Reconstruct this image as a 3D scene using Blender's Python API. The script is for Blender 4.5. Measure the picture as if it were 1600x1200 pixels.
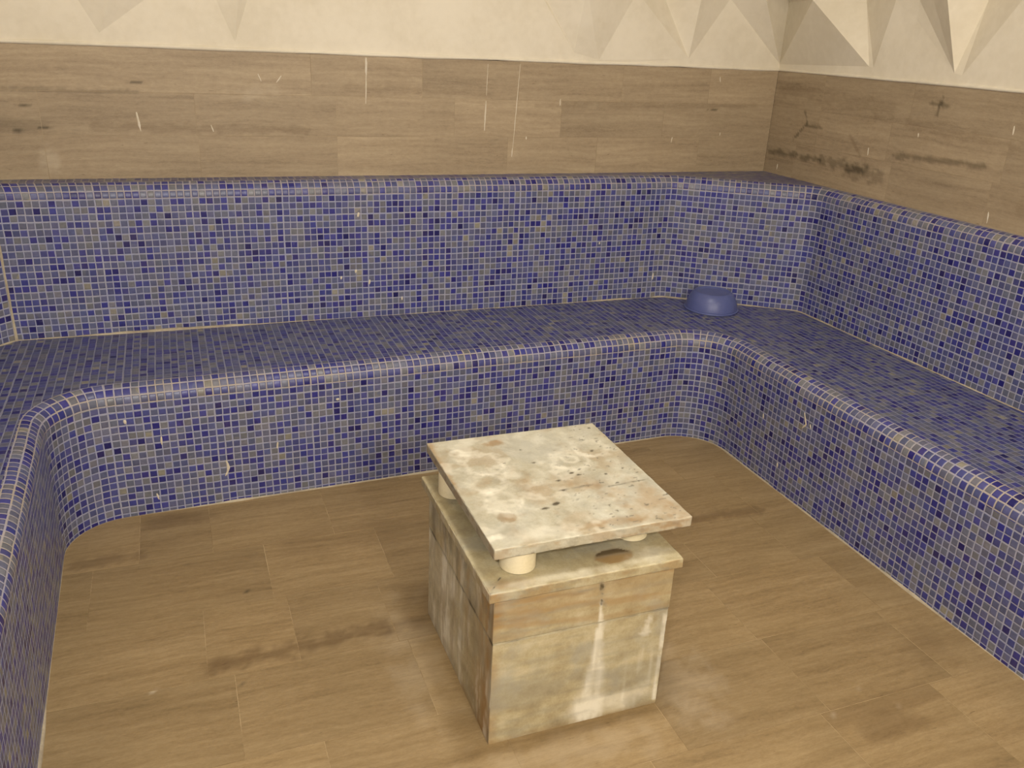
import bpy, bmesh, math, random
from mathutils import Vector, noise as mnoise

# ------------------------------------------------------------------ clear
for o in list(bpy.data.objects):
    bpy.data.objects.remove(o, do_unlink=True)
SC = bpy.context.scene
COL = SC.collection
random.seed(7)
PI = math.pi

# ------------------------------------------------------------------ camera
cam_data = bpy.data.cameras.new('camera')
cam_data.sensor_fit = 'HORIZONTAL'
cam_data.sensor_width = 36.0
cam_data.lens = 36.0 * 1350.7 / 1600.0
cam_data.clip_start = 0.05
cam = bpy.data.objects.new('camera', cam_data)
cam.location = (-2.0614, -2.8985, 1.5883)
cam.rotation_mode = 'XYZ'
cam.rotation_euler = (1.1836, -0.0457, -0.3633)
COL.objects.link(cam)
SC.camera = cam

# ------------------------------------------------------------------ world, lamps, exposure
SC.view_settings.view_transform = 'Standard'
SC.view_settings.look = 'None'
SC.view_settings.gamma = 1.0
SC.view_settings.use_curve_mapping = False
SC.view_settings.exposure = 0.0
w = bpy.data.worlds.new('world'); SC.world = w
w.use_nodes = True
w.node_tree.nodes['Background'].inputs[0].default_value = (1.0, 0.86, 0.66, 1)
w.node_tree.nodes['Background'].inputs[1].default_value = 0.0

def lamp(name, kind, loc, energy, color, size=0.1, rot=(0, 0, 0)):
    d = bpy.data.lights.new(name, kind)
    d.energy = energy; d.color = color
    if kind == 'AREA':
        d.shape = 'DISK'; d.size = size
    else:
        d.shadow_soft_size = size
    o = bpy.data.objects.new(name, d)
    o.location = loc; o.rotation_euler = rot
    COL.objects.link(o)
    return o
WARM = (1.0, 0.965, 0.92)
lamp('unseen_lamp', 'POINT', (-1.35, -4.7, 2.35), 175, WARM, 0.2)
lamp('unseen_lamp', 'AREA', (-1.15, -1.25, 2.82), 25, WARM, 0.35)  # added overhead fill with no known fixture, brightens floor and slab top
lamp('camera_flash', 'POINT', (-2.14, -2.86, 1.66), 60, (1.0, 0.995, 1.0), 0.03)

# ------------------------------------------------------------------ node helpers
def lin(c):
    r = []
    for v in c[:3]:
        v = v / 255.0
        r.append(v / 12.92 if v <= 0.04045 else ((v + 0.055) / 1.055) ** 2.4)
    return (r[0], r[1], r[2], 1.0)

class NT:
    def __init__(s, name):
        s.m = bpy.data.materials.new(name); s.m.use_nodes = True
        s.t = s.m.node_tree; s.n = s.t.nodes
        s.bsdf = s.n['Principled BSDF']
    def link(s, a, b): s.t.links.new(a, b)
    def _in(s, sock, v):
        if isinstance(v, (int, float)): sock.default_value = v
        elif isinstance(v, (tuple, list)): sock.default_value = v
        else: s.link(v, sock)
    def math(s, op, a, b=None, c=None, clamp=False):
        n = s.n.new('ShaderNodeMath'); n.operation = op; n.use_clamp = clamp
        s._in(n.inputs[0], a)
        if b is not None: s._in(n.inputs[1], b)
        if c is not None: s._in(n.inputs[2], c)
        return n.outputs[0]
    def attr(s, name):
        n = s.n.new('ShaderNodeAttribute'); n.attribute_name = name; return n
    def uv(s):
        n = s.n.new('ShaderNodeUVMap'); n.uv_map = 'UVMap'; return n.outputs[0]
    def obj(s):
        return s.n.new('ShaderNodeTexCoord').outputs['Object']
    def sep(s, v):
        n = s.n.new('ShaderNodeSeparateXYZ'); s.link(v, n.inputs[0]); return n.outputs
    def comb(s, x, y, z=0.0):
        n = s.n.new('ShaderNodeCombineXYZ')
        s._in(n.inputs[0], x); s._in(n.inputs[1], y); s._in(n.inputs[2], z); return n.outputs[0]
    def vmath(s, op, a, b):
        n = s.n.new('ShaderNodeVectorMath'); n.operation = op
        s._in(n.inputs[0], a); s._in(n.inputs[1], b); return n.outputs[0]
    def noise(s, v, scale, detail=3.0, rough=0.55, dist=0.0):
        n = s.n.new('ShaderNodeTexNoise'); s.link(v, n.inputs['Vector'])
        n.inputs['Scale'].default_value = scale; n.inputs['Detail'].default_value = detail
        n.inputs['Roughness'].default_value = rough; n.inputs['Distortion'].default_value = dist
        return n.outputs
    def white(s, v):
        n = s.n.new('ShaderNodeTexWhiteNoise'); n.noise_dimensions = '2D'; s.link(v, n.inputs['Vector']); return n.outputs
    def ramp(s, f, stops, interp='LINEAR'):
        n = s.n.new('ShaderNodeValToRGB'); n.color_ramp.interpolation = interp
        e = n.color_ramp.elements
        while len(e) < len(stops): e.new(0.5)
        for i, (p, c) in enumerate(stops):
            e[i].position = p; e[i].color = c if len(c) == 4 else (*c, 1)
        s._in(n.inputs[0], f)
        return n.outputs[0]
    def mix(s, f, a, b, mode='MIX'):
        n = s.n.new('ShaderNodeMix'); n.data_type = 'RGBA'; n.blend_type = mode
        s._in(n.inputs[0], f); s._in(n.inputs[6], a); s._in(n.inputs[7], b)
        return n.outputs[2]
    def sstep(s, v, a, b, lo=0.0, hi=1.0):
        n = s.n.new('ShaderNodeMapRange'); n.interpolation_type = 'SMOOTHSTEP'
        s._in(n.inputs[0], v); s._in(n.inputs[1], a); s._in(n.inputs[2], b)
        n.inputs[3].default_value = lo; n.inputs[4].default_value = hi
        return n.outputs[0]
    def bump(s, h, dist, strength=1.0):
        n = s.n.new('ShaderNodeBump'); n.inputs['Distance'].default_value = dist
        n.inputs['Strength'].default_value = strength
        s.link(h, n.inputs['Height']); s.link(n.outputs[0], s.bsdf.inputs['Normal'])
    def out(s, col, rough=0.5, spec=0.5):
        s._in(s.bsdf.inputs['Base Color'], col); s._in(s.bsdf.inputs['Roughness'], rough)
        s.bsdf.inputs['Specular IOR Level'].default_value = spec
        return s.m

def g(v): return (v, v, v, 1.0)

# ------------------------------------------------------------------ materials
def mosaic(name, seed, grout, dark=1.0, rowline=1.0):
    t = NT(name)
    uv = t.uv()
    wob = t.noise(uv, 0.35, 2.0)[1]
    wob = t.vmath('MULTIPLY', t.vmath('SUBTRACT', wob, (0.5, 0.5, 0.5)), (0.16, 0.16, 0.0))
    uvw = t.vmath('ADD', uv, wob)
    u, v, _ = t.sep(uvw)
    fu = t.math('FLOOR', u); fv = t.math('FLOOR', v)
    cell = t.comb(t.math('ADD', fu, seed * 37.0 + 0.5), t.math('ADD', fv, seed * 53.0 + 0.5))
    wn = t.white(cell)
    cell2 = t.comb(t.math('ADD', fu, seed * 11.0 + 300.5), t.math('ADD', fv, seed * 17.0 + 200.5))
    wn2 = t.white(cell2)
    # patchiness: clusters of bluer or greyer sheets
    patch = t.noise(uv, 0.11, 2.0)[0]
    sel = t.math('ADD', wn[0], t.math('MULTIPLY', t.math('SUBTRACT', patch, 0.5), 0.22), clamp=True)
    pal = t.ramp(sel, [
        (0.00, lin((136, 132, 118))), (0.010, lin((112, 113, 117))), (0.14, lin((98, 102, 119))),
        (0.31, lin((88, 93, 122))), (0.47, lin((78, 84, 124))), (0.61, lin((66, 71, 126))),
        (0.75, lin((55, 59, 127))), (0.86, lin((44, 46, 121))), (0.93, lin((33, 32, 105))),
        (0.975, lin((24, 23, 88)))], 'CONSTANT')
    jit = t.math('MULTIPLY_ADD', wn2[0], 0.34 * dark, 0.80 * dark)
    hue = t.mix(t.math('MULTIPLY', t.sep(wn2[1])[1], 0.22), pal, lin((98, 86, 124)))
    tile = t.mix(1.0, hue, t.comb(jit, jit, jit), 'MULTIPLY')
    # cloudy glass inside one tile
    cl = t.noise(uv, 2.3, 3.0)[0]
    cl = t.math('MULTIPLY_ADD', cl, 0.5, 0.75)
    tile = t.mix(1.0, tile, t.comb(cl, cl, cl), 'MULTIPLY')
    # grout
    iu = t.math('ROUND', u); iv = t.math('ROUND', v)
    def line(i, off):
        r = t.white(t.comb(i, 7.5 + off + seed))[0]
        m = t.math('LESS_THAN', t.math('MODULO', t.math('ADD', t.math('ABSOLUTE', i), 0.5), 13.0), 1.0)
        return t.math('ADD', t.math('MULTIPLY_ADD', r, 0.022, 0.062), t.math('MULTIPLY', m, 0.03))
    wu = line(iu, 0.0); wv = t.math('MULTIPLY', line(iv, 31.0), rowline)
    # every tile sits a little off its place
    j1 = t.math('MULTIPLY', t.math('SUBTRACT', t.sep(wn2[1])[0], 0.5), 0.035)
    j2 = t.math('MULTIPLY', t.math('SUBTRACT', t.sep(wn2[1])[2], 0.5), 0.035)
    du = t.math('SUBTRACT', 0.5, t.math('ABSOLUTE', t.math('SUBTRACT', t.math('ADD', t.math('FRACT', u), j1), 0.5)))
    dv = t.math('SUBTRACT', 0.5, t.math('ABSOLUTE', t.math('SUBTRACT', t.math('ADD', t.math('FRACT', v), j2), 0.5)))
    eu = t.math('SUBTRACT', du, wu); ev = t.math('SUBTRACT', dv, wv)
    d = t.math('SMOOTH_MIN', eu, ev, 0.05)
    mask = t.sstep(d, -0.018, 0.022)
    gn = t.noise(uv, 0.25, 4.0)[0]
    gcol = t.mix(t.sstep(gn, 0.38, 0.62), lin(grout[0]), lin(grout[1]))
    gn2 = t.noise(uv, 1.7, 3.0)[0]
    gcol = t.mix(t.math('MULTIPLY', gn2, 0.35), gcol, lin((124, 116, 110)))
    col = t.mix(mask, gcol, tile)
    # limescale bloom
    lime = t.sstep(t.noise(uv, 0.6, 5.0, 0.65)[0], 0.60, 0.80, 0.0, 0.22)
    col = t.mix(lime, col, lin((165, 163, 170)))
    h = t.math('ADD', t.sstep(d, -0.02, 0.10), t.math('MULTIPLY', t.noise(uv, 1.1, 1.0)[0], 0.5))
    t.bump(h, 0.0016, 0.6)
    rough = t.mix(mask, g(0.8), g(0.34))
    return t.out(col, rough, 0.4)

GC = ((150, 154, 182), (160, 160, 176))
GW = ((174, 163, 150), (160, 158, 174))
M_RISER = mosaic('mosaic_riser', 1, GC)
M_NOSE = mosaic('mosaic_nosing', 2, GW)
M_SEAT = mosaic('mosaic_seat', 3, ((122, 127, 154), (130, 131, 152)), 0.88, 0.45)
M_BACK = mosaic('mosaic_backrest', 4, GC)
M_ROLL = mosaic('mosaic_roll', 5, ((156, 152, 166), (166, 158, 158)))
M_LEDGE = mosaic('mosaic_ledge', 6, ((150, 146, 156), (158, 150, 148)), 0.92, 0.25)

def travertine(name, dark, mid, light, sv=9.0, su=0.9):
    t = NT(name)
    uv = t.uv()
    tone = t.attr('tone').outputs['Fac']
    st = t.sep(t.attr('stain').outputs['Vector'])
    wv = t.noise(uv, 2.2, 2.0)[1]
    wv = t.vmath('MULTIPLY', t.vmath('SUBTRACT', wv, (0.5, 0.5, 0.5)), (0.0, 0.05, 0.0))
    uvd = t.vmath('ADD', uv, wv)
    a = t.noise(t.vmath('MULTIPLY', uvd, (su, sv, 1.0)), 2.2, 5.0, 0.62)[0]
    b = t.noise(t.vmath('MULTIPLY', uvd, (su * 2.2, sv * 3.2, 1.0)), 2.6, 4.0, 0.6)[0]
    fine = t.noise(t.vmath('MULTIPLY', uvd, (1.0, 3.0, 1.0)), 95.0, 3.0, 0.7)[0]
    f = t.math('ADD', t.math('MULTIPLY', a, 0.48), t.math('MULTIPLY', b, 0.30))
    grain = t.noise(t.vmath('MULTIPLY', uvd, (1.0, 2.6, 1.0)), 34.0, 4.0, 0.72)[0]
    f = t.math('ADD', t.math('MULTIPLY', f, 0.80), t.math('MULTIPLY', grain, 0.26))
    f = t.math('ADD', f, t.math('MULTIPLY', fine, 0.16))
    col = t.ramp(f, [(0.29, lin(dark)), (0.48, lin(mid)), (0.69, lin(light))])
    tn = t.math('MULTIPLY_ADD', tone, 0.16, 0.92)
    col = t.mix(1.0, col, t.comb(tn, tn, tn), 'MULTIPLY')
    cloud = t.noise(uv, 1.6, 4.0)[0]
    cl = t.math('MULTIPLY_ADD', cloud, 0.36, 0.82)
    col = t.mix(1.0, col, t.comb(cl, cl, cl), 'MULTIPLY')
    pit = t.sstep(t.noise(t.vmath('MULTIPLY', uvd, (1.0, 4.5, 1.0)), 26.0, 2.0)[0], 0.70, 0.77, 0.0, 0.45)
    col = t.mix(pit, col, lin((84, 66, 44)))
    col = t.mix(t.math('MULTIPLY', st[0], 0.85), col, lin((72, 62, 44)))
    col = t.mix(t.math('MULTIPLY', st[1], 0.7), col, lin((88, 66, 40)))
    col = t.mix(t.math('MULTIPLY', st[2], 0.6), col, lin((205, 192, 168)))
    t.bump(t.math('ADD', fine, f), 0.0006, 0.4)
    return t.out(col, t.math('MULTIPLY_ADD', fine, 0.2, 0.42), 0.35)

M_FLOOR = travertine('travertine_floor', (98, 81, 55), (137, 115, 80), (162, 140, 103))
M_WALL = travertine('travertine_wall', (112, 97, 76), (152, 134, 108), (178, 160, 131), 8.0, 0.6)

def plain(name, c1, c2, scale, rough=0.7, bump=0.0006, spec=0.3):
    t = NT(name)
    o = t.obj()
    n = t.noise(o, scale, 5.0, 0.6)[0]
    n2 = t.noise(o, scale * 14, 3.0, 0.6)[0]
    f = t.math('ADD', t.math('MULTIPLY', n, 0.75), t.math('MULTIPLY', n2, 0.25))
    t.bump(n2, bump, 0.5)
    return t.out(t.mix(t.sstep(f, 0.35, 0.65), lin(c1), lin(c2)), rough, spec)

M_GROUT = plain('floor_grout', (132, 110, 76), (182, 160, 124), 6.0, 0.85)
M_WGROUT = plain('wall_grout', (138, 120, 94), (166, 148, 120), 4.0, 0.85)
M_PLASTER = plain('cream_plaster', (214, 204, 182), (226, 217, 197), 2.2, 0.75, 0.0008)
M_BEAD = plain('cream_sealant', (152, 140, 120), (182, 170, 146), 9.0, 0.6)
M_LIME = plain('limescale_white', (196, 184, 160), (214, 204, 186), 40.0, 0.7)
M_BOWL = plain('blue_plastic', (82, 90, 138), (90, 98, 146), 9.0, 0.38, 0.0003, 0.45)

def marble(name, base1, base2, band):
    t = NT(name)
    o = t.obj()
    st = t.sep(t.attr('stain').outputs['Vector'])
    wv = t.noise(o, 3.0, 3.0)[1]
    od = t.vmath('ADD', o, t.vmath('MULTIPLY', t.vmath('SUBTRACT', wv, (0.5, 0.5, 0.5)), (0.10, 0.10, 0.07)))
    big = t.noise(od, 5.5, 5.0, 0.62)[0]
    mid = t.noise(od, 24.0, 5.0, 0.65)[0]
    fine = t.noise(o, 170.0, 3.0, 0.7)[0]
    lay = t.noise(t.vmath('MULTIPLY', od, (2.2, 2.2, 17.0 if band else 2.2)), 2.0, 5.0, 0.6)[0]
    f = t.math('ADD', t.math('MULTIPLY', big, 0.34), t.math('MULTIPLY', mid, 0.32))
    f = t.math('ADD', f, t.math('MULTIPLY', lay, 0.22))
    f = t.math('ADD', f, t.math('MULTIPLY', fine, 0.12))
    col = t.ramp(f, [(0.37, lin(base1)), (0.50, lin(base2[0])), (0.61, lin(base2[1]))])
    grey = t.sstep(t.noise(od, 7.5, 4.0, 0.6)[0], 0.50, 0.68, 0.0, 0.55)
    col = t.mix(grey, col, lin((166, 162, 146)))
    brk = t.math('MULTIPLY_ADD', mid, 1.3, 0.35, clamp=True)
    col = t.mix(t.math('MULTIPLY', st[1], brk), col, lin((154, 120, 72)))
    col = t.mix(t.math('MULTIPLY', st[2], brk), col, lin((226, 220, 200)))
    col = t.mix(t.math('MULTIPLY', st[0], 0.95), col, t.mix(t.sstep(st[0], 0.40, 0.80), lin((126, 122, 108)), lin((74, 64, 46))))
    t.bump(t.math('ADD', mid, fine), 0.0012, 0.45)
    return t.out(col, t.math('MULTIPLY_ADD', mid, 0.25, 0.40), 0.35)
M_PLATE = marble('marble_cover', (166, 157, 132), ((188, 182, 160), (206, 202, 184)), False)
M_BODY = marble('marble_pedestal', (146, 130, 96), ((176, 163, 128), (196, 186, 154)), True)
M_FOOT = plain('pale_marble', (206, 192, 154), (222, 210, 176), 12.0, 0.5)

# ------------------------------------------------------------------ mesh helpers
def mesh_obj(name, verts, faces, mats, parent=None, uvs=None, stain=None, tone=None, mat_idx=None, smooth=False):
    me = bpy.data.meshes.new(name)
    me.from_pydata([tuple(v) for v in verts], [], faces)
    me.update()
    for m in (mats if isinstance(mats, (list, tuple)) else [mats]):
        me.materials.append(m)
    if uvs is not None:                       # per-loop list
        l = me.uv_layers.new(name='UVMap')
        l.data.foreach_set('uv', [c for uv in uvs for c in uv])
    if stain is not None:                     # per-vertex vector
        a = me.attributes.new('stain', 'FLOAT_VECTOR', 'POINT')
        a.data.foreach_set('vector', [c for s in stain for c in s])
    if tone is not None:
        a = me.attributes.new('tone', 'FLOAT', 'POINT')
        a.data.foreach_set('value', tone)
    if mat_idx is not None:
        me.polygons.foreach_set('material_index', mat_idx)
    if smooth:
        me.polygons.foreach_set('use_smooth', [True] * len(me.polygons))
    o = bpy.data.objects.new(name, me)
    COL.objects.link(o)
    if parent is not None: o.parent = parent
    return o

def empty(name, loc=(0, 0, 0)):
    o = bpy.data.objects.new(name, None); o.location = loc
    o.empty_display_size = 0.1
    COL.objects.link(o); return o

def tag(o, label=None, cat=None, group=None, kind=None):
    if label: o['label'] = label
    if cat: o['category'] = cat
    if group: o['group'] = group
    if kind: o['kind'] = kind
    return o

def smooth01(x, a, b):
    if a == b: return 1.0 if x >= a else 0.0
    t = min(1.0, max(0.0, (x - a) / (b - a)))
    return t * t * (3 - 2 * t)

def fbm(x, y, z, oct=4):
    return mnoise.fractal(Vector((x, y, z)), 0.7, 2.0, oct)

# ------------------------------------------------------------------ plan of the room
PT = 0.025                      # mosaic pitch
H = 0.4675                      # seat height
R_N = 0.054                     # nosing radius
ZC = 1.0225                     # ledge height
ZT = 1.4755                     # top of the stone band
YW = 0.6255                     # stone on the back wall
XWL = -3.16
YF = -6.0
ZCEIL = 2.9
def xw(y): return 0.6095 - 0.0195 * (y - 0.2315)

def fillet_path(pts, radii, dirs, nseg=14):
    """pts: polyline; returns list of (P, normal, mitre, u) with u counted in tiles."""
    pts = [Vector(p) for p in pts]
    n = len(pts)
    segs = []                   # straight pieces
    arcs = []
    a = pts[0]
    for i in range(1, n):
        if i == n - 1:
            segs.append((a, pts[i])); break
        d0 = (pts[i] - pts[i - 1]).normalized(); d1 = (pts[i + 1] - pts[i]).normalized()
        ang = d0.angle(d1)
        L = radii[i] * math.tan(ang / 2)
        p0 = pts[i] - d0 * L; p1 = pts[i] + d1 * L
        segs.append((a, p0))
        arcs.append((p0, p1, d0, d1, ang, radii[i]))
        a = p1
    nrm = lambda d: Vector((-d.y, d.x))
    out = []
    u = None
    for i, (s, e) in enumerate(segs):
        d = (e - s).normalized()
        ph = None
        if dirs[i] is not None:
            dv = Vector(dirs[i]); ph = lambda P: P.dot(dv) / PT
            k = 0 if u is None else round(u - ph(s))
            us, ue = ph(s) + k, ph(e) + k
        else:
            us = 0 if u is None else u
            ue = us + (e - s).length / PT
        if i > 0:
            p0, p1, d0, d1, ang, r = arcs[i - 1]
            if r < 0.004:
                m = 1 / math.cos(ang / 2)
                nn = (nrm(d0) + nrm(d1)).normalized()
                out[-1] = (p0, nn, m, out[-1][3])
                us_list = us
            else:
                u0 = out[-1][3]
                c = p0 + Vector((d0.y, -d0.x)) * r if d0.cross(d1) < 0 else p0 + nrm(d0) * r
                for j in range(1, nseg):
                    f = j / nseg
                    dd = (d0 * math.sin((1 - f) * ang) + d1 * math.sin(f * ang)).normalized()
                    nn = nrm(dd)
                    P = c + nn * r if d0.cross(d1) < 0 else c - nn * r
                    out.append((P, nn, 1.0, u0 + (us - u0) * f))
        if not (i > 0 and arcs[i - 1][5] < 0.004):
            out.append((s.copy(), nrm(d), 1.0, us))
        L = (e - s).length
        for j in range(1, 5):   # a few points along the straight
            f = j / 5
            out.append((s.lerp(e, f), nrm(d), 1.0, us + (ue - us) * f))
        out.append((e.copy(), nrm(d), 1.0, ue))
        u = ue + (arcs[i][4] * arcs[i][5] / PT if i < len(arcs) else 0)
    return out

def off(P, n, m, o): return P + n * (o * m)

def sweep(name, path, prof, mat, parent, smooth=True):
    """prof: list of (offset, z, v)."""
    V, F, UV = [], [], []
    k = len(prof)
    for (P, n, m, u) in path:
        for (o, z, v) in prof:
            q = off(P, n, m, o)
            V.append((q.x, q.y, z))
    for i in range(len(path) - 1):
        for j in range(k - 1):
            F.append((i * k + j, (i + 1) * k + j, (i + 1) * k + j + 1, i * k + j + 1))
            UV += [(path[i][3], prof[j][2]), (path[i + 1][3], prof[j][2]), (path[i + 1][3], prof[j + 1][2]), (path[i][3], prof[j + 1][2])]
    return mesh_obj(name, V, F, mat, parent, UV, smooth=smooth)

def flat_poly(name, outline, z, mat, parent, ox=0.0, oy=0.0):
    bm = bmesh.new()
    vs = [bm.verts.new((p[0], p[1], z)) for p in outline]
    f = bm.faces.new(vs)
    f.normal_update()
    if f.normal.z < 0: f.normal_flip()
    bmesh.ops.triangulate(bm, faces=[f], ngon_method='EAR_CLIP')
    V = [v.co[:] for v in bm.verts]; bm.verts.index_update()
    F = [tuple(v.index for v in ff.verts) for ff in bm.faces]
    bm.free()
    UV = [((V[i][0] - ox) / PT, (V[i][1] - oy) / PT) for f in F for i in f]
    return mesh_obj(name, V, F, mat, parent, UV)

KB = 0.0316
YB = YF + 0.012
FRONT = fillet_path([(-2.4925 + 0.0214 * -(YB + 0.0788), YB), (-2.4925, -0.0788), (0.0, 0.0), (0.0, YB)], [0, 0.19, 0.185, 0],
                    [(0, 1), (1, 0), (0, -1)])
XBR = lambda y: 0.5498 - 0.0195 * (y - 0.2315)
BACK = fillet_path([(-3.03, YB), (-3.03, 0.10), (-2.642, 0.497), (0.035, 0.497), (XBR(0.155), 0.155), (XBR(YB), YB)],
                   [0, 0.001, 0.001, 0.10, 0.075, 0], [(0, 1), None, (1, 0), None, (0, -1)])

# ------------------------------------------------------------------ the mosaic bench
bench = empty('mosaic_bench', (-1.2, 0.2, 0.0))
tag(bench, 'built-in bench clad in blue glass mosaic running round three sides of the room', 'bench')
def keep(o):                      # parent without moving
    o.parent = bench
    o.location = (1.2, -0.2, 0.0)
    return o
zr = H - R_N - 0.004
v0 = 0.0
keep(sweep('riser', FRONT, [(0, -0.005, (-0.005 - (H - R_N)) / PT + 40), (0, zr, 40 - 0.004 / PT)], M_RISER, bench))
prof = [(0, zr, -0.16), (0, H - R_N, 0.0)]
for i in range(1, 13):
    a = i / 12 * PI / 2
    prof.append((R_N - R_N * math.cos(a), H - R_N + R_N * math.sin(a), 3.0 * i / 12))
prof.append((R_N + 0.004, H, 3.16))
keep(sweep('nosing', FRONT, [(o, z, v + 60) for o, z, v in prof], M_NOSE, bench))
o1 = [off(P, n, m, R_N + 0.004) for P, n, m, u in FRONT]
o2 = [off(P, n, m, 0.0) for P, n, m, u in BACK]
keep(flat_poly('seat', [(p.x, p.y) for p in o1] + [(p.x, p.y) for p in reversed(o2)], H, M_SEAT, bench, 0.0, R_N))
LEAN = 0.004
R_B = 0.049                    # roll at the top of the backrest
zb = ZC - R_B
keep(sweep('backrest', BACK, [(0, H - 0.003, 100 - 0.003 / PT), (LEAN, zb - 0.004, 120.0)], M_BACK, bench))
prof = [(LEAN, zb - 0.004, 0.0), (LEAN, zb, 0.12)]
for i in range(1, 13):
    a = i / 12 * PI / 2
    prof.append((LEAN + R_B - R_B * math.cos(a), zb + R_B * math.sin(a), 0.12 + 2.88 * i / 12))
prof.append((LEAN + R_B + 0.004, ZC, 3.14))
keep(sweep('backrest_edge', BACK, [(o, z, v + 140) for o, z, v in prof], M_ROLL, bench))
o3 = [off(P, n, m, LEAN + R_B + 0.004) for P, n, m, u in BACK]
wallline = [(xw(YB), YB), (xw(YW), YW), (XWL, YW), (XWL, YB)]
keep(flat_poly('ledge', [(p.x, p.y) for p in o3] + wallline, ZC, M_LEDGE, bench, 0.01, 0.005))

# cream sealant beads in the joints (thickness varies along the run)
def bead(name, path, z, outward, rad, seed, breaks=0.0, side=1, amt=None):
    V, F = [], []
    pts = []
    for i in range(len(path) - 1):
        P, n, m, u = path[i]; Q, n2, m2, u2 = path[i + 1]
        L = (Q - P).length; k = max(1, int(L / 0.03))
        for j in range(k):
            f = j / k
            pts.append((P.lerp(Q, f), n.lerp(n2, f).normalized(), m if j == 0 else 1.0))
    K = 4
    for i, (P, n, m) in enumerate(pts):
        r = rad * (0.75 + 0.9 * max(-0.6, fbm(P.x * 3 + seed, P.y * 3, seed)))
        if amt: r *= amt(P)
        if breaks:
            r *= smooth01(mnoise.noise(Vector((P.x * 1.7 + seed, P.y * 1.7, 3.3))), -breaks, breaks * 0.3) * 0.85 + 0.15
        for j in range(K):
            a = j / (K - 1) * PI / 2
            q = P + n * (-side * r * math.cos(a) * m * outward)
            V.append((q.x, q.y, z + r * math.sin(a)))
    for i in range(len(pts) - 1):
        for j in range(K - 1):
            F.append((i * K + j, i * K + j + 1, (i + 1) * K + j + 1, (i + 1) * K + j))
    return mesh_obj(name, V, F, M_BEAD, None, smooth=True)
def seat_amt(P):
    if P.x < 0.3 and P.y > 0.4:
        a = 1.0 - smooth01(P.x, -1.95, -1.55)
        a = max(a, smooth01(P.x, -0.50, -0.42) * (1 - smooth01(P.x, -0.18, -0.10)))
        a = max(a, smooth01(P.x, -0.02, 0.02))
        return 0.18 + 0.82 * a
    return 1.0 if P.x < 0 else 0.5
b = keep(bead('seat_sealant', BACK, H, 1.0, 0.0085, 2.0, amt=seat_amt)); b['label'] = 'cream sealant bead where seat meets backrest'
V, F = [], []
for i in range(41):
    f = i / 40
    z = H + f * (zb - H); r = 0.0062 * (1 + 0.4 * fbm(f * 7, 1.2, 3.1)) * (1 - 0.35 * f)
    for j in range(5):
        a = math.radians(-115 + 50 * j / 4) + 0.15
        V.append((-2.642 - 0.003 * f + r * math.cos(a) * 1.7, 0.499 + LEAN * f + r * math.sin(a) * 1.7, z))
for i in range(40):
    for j in range(4):
        F.append((i * 5 + j, i * 5 + j + 1, i * 5 + j + 6, i * 5 + j + 5))
b = keep(mesh_obj('corner_sealant', V, F, M_BEAD, bench, smooth=True)); b['label'] = 'cream upright sealant bead in the left corner'
b = keep(bead('floor_sealant', FRONT, 0.0, 1.0, 0.0055, 9.0, 0.35)); b['label'] = 'cream sealant bead along the foot of the bench'

# ------------------------------------------------------------------ stone cladding
def stone_surface(name, tiles, frame, mats, stain_fn, cell, gap=0.0016, depth=0.0012, kind='structure'):
    """tiles: (u0,v0,u1,v1,seed) rectangles; frame(u,v,h)->point."""
    V, F, UV, ST, TN, MI = [], [], [], [], [], []
    rnd = random.Random(5)
    for (u0, v0, u1, v1, tone) in tiles:
        a0, b0, a1, b1 = u0 + gap / 2, v0 + gap / 2, u1 - gap / 2, v1 - gap / 2
        if a1 - a0 < 0.01 or b1 - b0 < 0.01: continue
        nu = max(1, int((a1 - a0) / cell)); nv = max(1, int((b1 - b0) / cell))
        ou, ov = rnd.uniform(0, 40), rnd.uniform(0, 40)
        base = len(V)
        for j in range(nv + 1):
            for i in range(nu + 1):
                u = a0 + (a1 - a0) * i / nu; v = b0 + (b1 - b0) * j / nv
                V.append(frame(u, v, 0.0)); ST.append(stain_fn(u, v)); TN.append(tone)
        for j in range(nv):
            for i in range(nu):
                q = [base + j * (nu + 1) + i, base + j * (nu + 1) + i + 1, base + (j + 1) * (nu + 1) + i + 1, base + (j + 1) * (nu + 1) + i]
                F.append(tuple(q)); MI.append(0)
                for (x, y) in ((i, j), (i + 1, j), (i + 1, j + 1), (i, j + 1)):
                    UV.append((a0 + (a1 - a0) * x / nu + ou, b0 + (b1 - b0) * y / nv + ov))
        # arris sides
        cs = [(a0, b0), (a1, b0), (a1, b1), (a0, b1)]
        bb = len(V)
        for (u, v) in cs:
            V.append(frame(u, v, 0.0)); V.append(frame(u, v, -depth))
            ST += [(0, 0, 0)] * 2; TN += [tone] * 2
        for k in range(4):
            p, q = bb + 2 * k, bb + 2 * ((k + 1) % 4)
            F.append((p, p + 1, q + 1, q)); MI.append(0)
            UV += [(ou, ov)] * 4
    us = [t[0] for t in tiles] + [t[2] for t in tiles]; vs = [t[1] for t in tiles] + [t[3] for t in tiles]
    bb = len(V)
    for (u, v) in ((min(us), min(vs)), (max(us), min(vs)), (max(us), max(vs)), (min(us), max(vs))):
        V.append(frame(u, v, -depth * 0.45)); ST.append((0, 0, 0)); TN.append(0.5)
    F.append((bb, bb + 1, bb + 2, bb + 3)); MI.append(1); UV += [(0, 0), (1, 0), (1, 1), (0, 1)]
    o = mesh_obj(name, V, F, mats, None, UV, ST, TN, MI)
    tag(o, kind=kind)
    return o

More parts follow.
